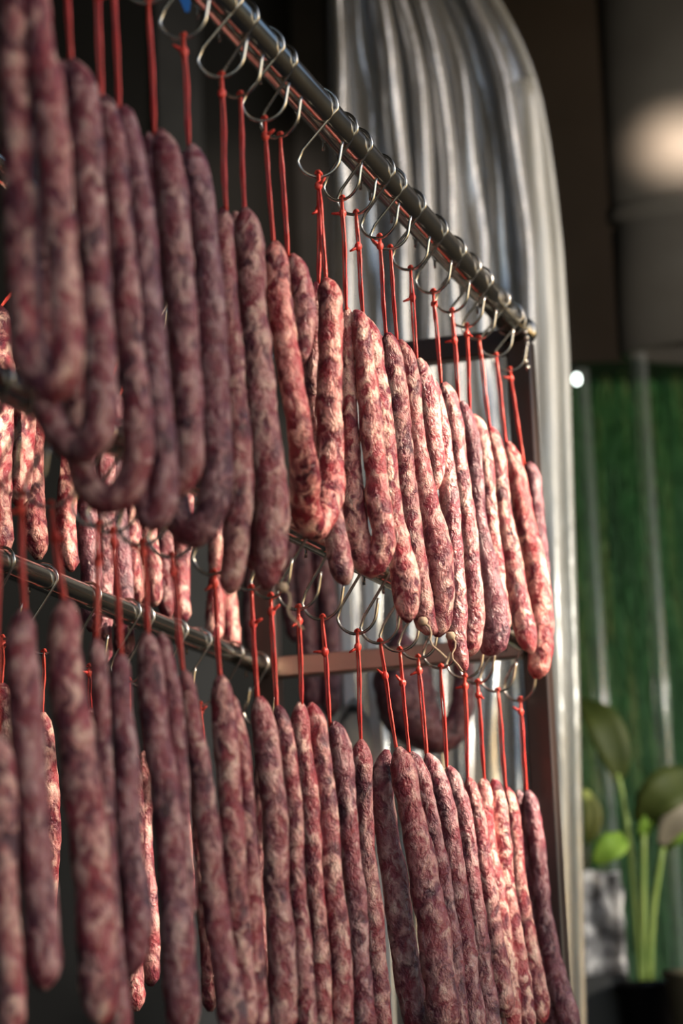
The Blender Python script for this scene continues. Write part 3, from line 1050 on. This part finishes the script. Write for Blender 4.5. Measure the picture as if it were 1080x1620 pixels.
pb = at_depth(1020, 1545, PY)
ledge_z = at_depth(980, 1640, PY).z
# dark stand under everything
stand = thing('plant_stand', Vector((pb.x, PY, 0)), 'low black stand at the foot of the turf screen, carrying the plants', 'stand')
box('top_board', Vector((pb.x, PY + .05, ledge_z - .015)), Vector((.24, 0, 0)), Vector((0, .16, 0)), Vector((0, 0, .015)), M['black'], stand, .003)
for dx in (-.22, .22):
    for dy in (-.09, .19):
        box('leg', Vector((pb.x + dx, PY + dy, (ledge_z - .03) / 2)), Vector((.015, 0, 0)), Vector((0, .015, 0)), Vector((0, 0, (ledge_z - .03) / 2)), M['black'], stand)


def pot(root, cx, cy, z0, z1, r0, r1, material, rim=None):
    n = 28
    prof = [(z0, .001), (z0, r0), (z1 - .012, r1), (z1 - .012, r1 + .005), (z1, r1 + .006), (z1, r1 - .004), (z1 - .01, r1 - .006), (z1 - .012, .001)]
    v, f = [], []
    for z, r in prof:
        for k in range(n):
            v.append(Vector((cx + r * math.cos(2 * PI * k / n), cy + r * math.sin(2 * PI * k / n), z)))
    for i in range(len(prof) - 1):
        for k in range(n):
            k2 = (k + 1) % n
            f.append((i * n + k, i * n + k2, (i + 1) * n + k2, (i + 1) * n + k))
    return link_mesh('pot', v, f, material, root)


c1 = at_depth(1022, 1545, PY + .03)
plant = thing('potted_plant', Vector((c1.x, PY + .03, ledge_z)), 'leafy potted plant with tall pale green stems and broad dark leaves', 'plant')
pot(plant, c1.x, PY + .03, ledge_z, at_depth(1022, 1552, PY + .03).z, .036, .042, M['black'])
for pl in ([(976, 1224, 0), (990, 1290, .01), (1002, 1400, .02), (1014, 1560, .03)],
           [(1018, 1318, -.01), (1017, 1420, .01), (1018, 1560, .03)],
           [(1048, 1340, -.01), (1034, 1430, .01), (1029, 1500, .02), (1027, 1560, .03)],
           ):
    pp = [at_depth(x, y, PY + dy) for x, y, dy in pl]
    path, rr = catmull(pp, [.0042, .0050, .0055, .006][:len(pp)], .02)
    tube('stem', path, rr, M['stem'], plant, 8)
leaf('leaf', [(980, 1236, 0), (972, 1190, -.01), (950, 1140, -.01), (916, 1106, .02)], 30, M['leaf_dark'], plant, .2)
leaf('leaf', [(1008, 1300, 0), (1030, 1270, -.02), (1060, 1245, -.02), (1112, 1222, .02)], 34, M['leaf_dark'], plant, .2)
tag(leaf('leaf', [(1044, 1338, -.02), (1062, 1305, -.03), (1085, 1285, -.03), (1120, 1268, 0)], 22, M['leaf_brown'], plant, .1), 'brownish leaf underside')
tag(leaf('leaf', [(990, 1320, .02), (972, 1335, .0), (955, 1348, 0), (938, 1368, .01)], 22, M['leaf_bright'], plant, .2), 'bright yellow-green leaf')
tag(leaf('leaf', [(1012, 1330, 0), (1022, 1306, -.01), (1036, 1292, -.01), (1052, 1284, 0)], 13, M['leaf_bright'], plant, .2), 'bright yellow-green leaf')
leaf('leaf', [(1052, 1345, 0), (1066, 1325, -.02), (1085, 1305, -.02), (1110, 1290, 0)], 15, M['leaf_bright'], plant, .2)
c3 = at_depth(1068, 1545, PY - .06)
p3 = thing('clay_pot', Vector((c3.x + .03, PY - .06, ledge_z)), 'small clay-rimmed pot at the corner of the black plant stand', 'pot')
pot(p3, c3.x + .03, PY - .06, ledge_z, at_depth(1068, 1534, PY - .06).z, .036, .045, M['pot_rim'])

# mottled grey stone block on its black box, with a pale leaf behind it
q0, q1 = at_depth(922, 1376, PY), at_depth(1000, 1540, PY)
bx0, bx1 = at_depth(918, 1542, PY), at_depth(1006, 1600, PY)
bb = box('black_box', Vector(((bx0.x + bx1.x) / 2, PY + .12, (bx0.z + ledge_z) / 2)), Vector(((bx1.x - bx0.x) / 2, 0, 0)), Vector((0, .05, 0)), Vector((0, 0, (bx0.z - ledge_z) / 2)), M['black'], None, .004)
tag(bb, 'black box under the mottled grey stone block, beside the plant pot', 'box')
nst = 14
v, f = [], []
bm = bmesh.new()
bmesh.ops.create_cube(bm, size=1)
bmesh.ops.subdivide_edges(bm, edges=bm.edges[:], cuts=9, use_grid_fill=True)
cx, cz = (q0.x + q1.x) / 2, (q0.z + bx0.z) / 2
for vv in bm.verts:
    p = Vector((vv.co.x * (q1.x - q0.x), vv.co.y * .08, vv.co.z * (q0.z - bx0.z)))
    k = noise.noise(p * 30 + Vector((5, 1, 2))) * .010 + noise.noise(p * 70) * .004
    p = p + Vector(vv.co).normalized() * k
    p.z = max(p.z, -(q0.z - bx0.z) / 2)
    vv.co = p
me = bpy.data.meshes.new('stone_block'); bm.to_mesh(me); bm.free()
me.polygons.foreach_set('use_smooth', [True] * len(me.polygons))
me.materials.append(M['stone'])
so = bpy.data.objects.new('stone_block', me); COL.objects.link(so)
so.location = Vector((cx, PY + .12, cz))
tag(so, 'rough grey block with black mottling, standing on the black box', 'stone')
q = at_depth(930, 1370, PY + .12)
p4 = thing('leafy_sprig', Vector((q.x, PY + .12, q0.z - .004)), 'sprig with one pale yellow-green leaf rising behind the grey block', 'plant')
leaf('leaf', [(928, 1335, .12), (934, 1310, .11), (936, 1280, .11), (924, 1248, .12)], 15, M['leaf_yellow'], p4, .15)
tube('stem', [at_depth(928, 1335, PY + .12), at_depth(927, 1380, PY + .12)], .0035, M['leaf_brown'], p4, 8)
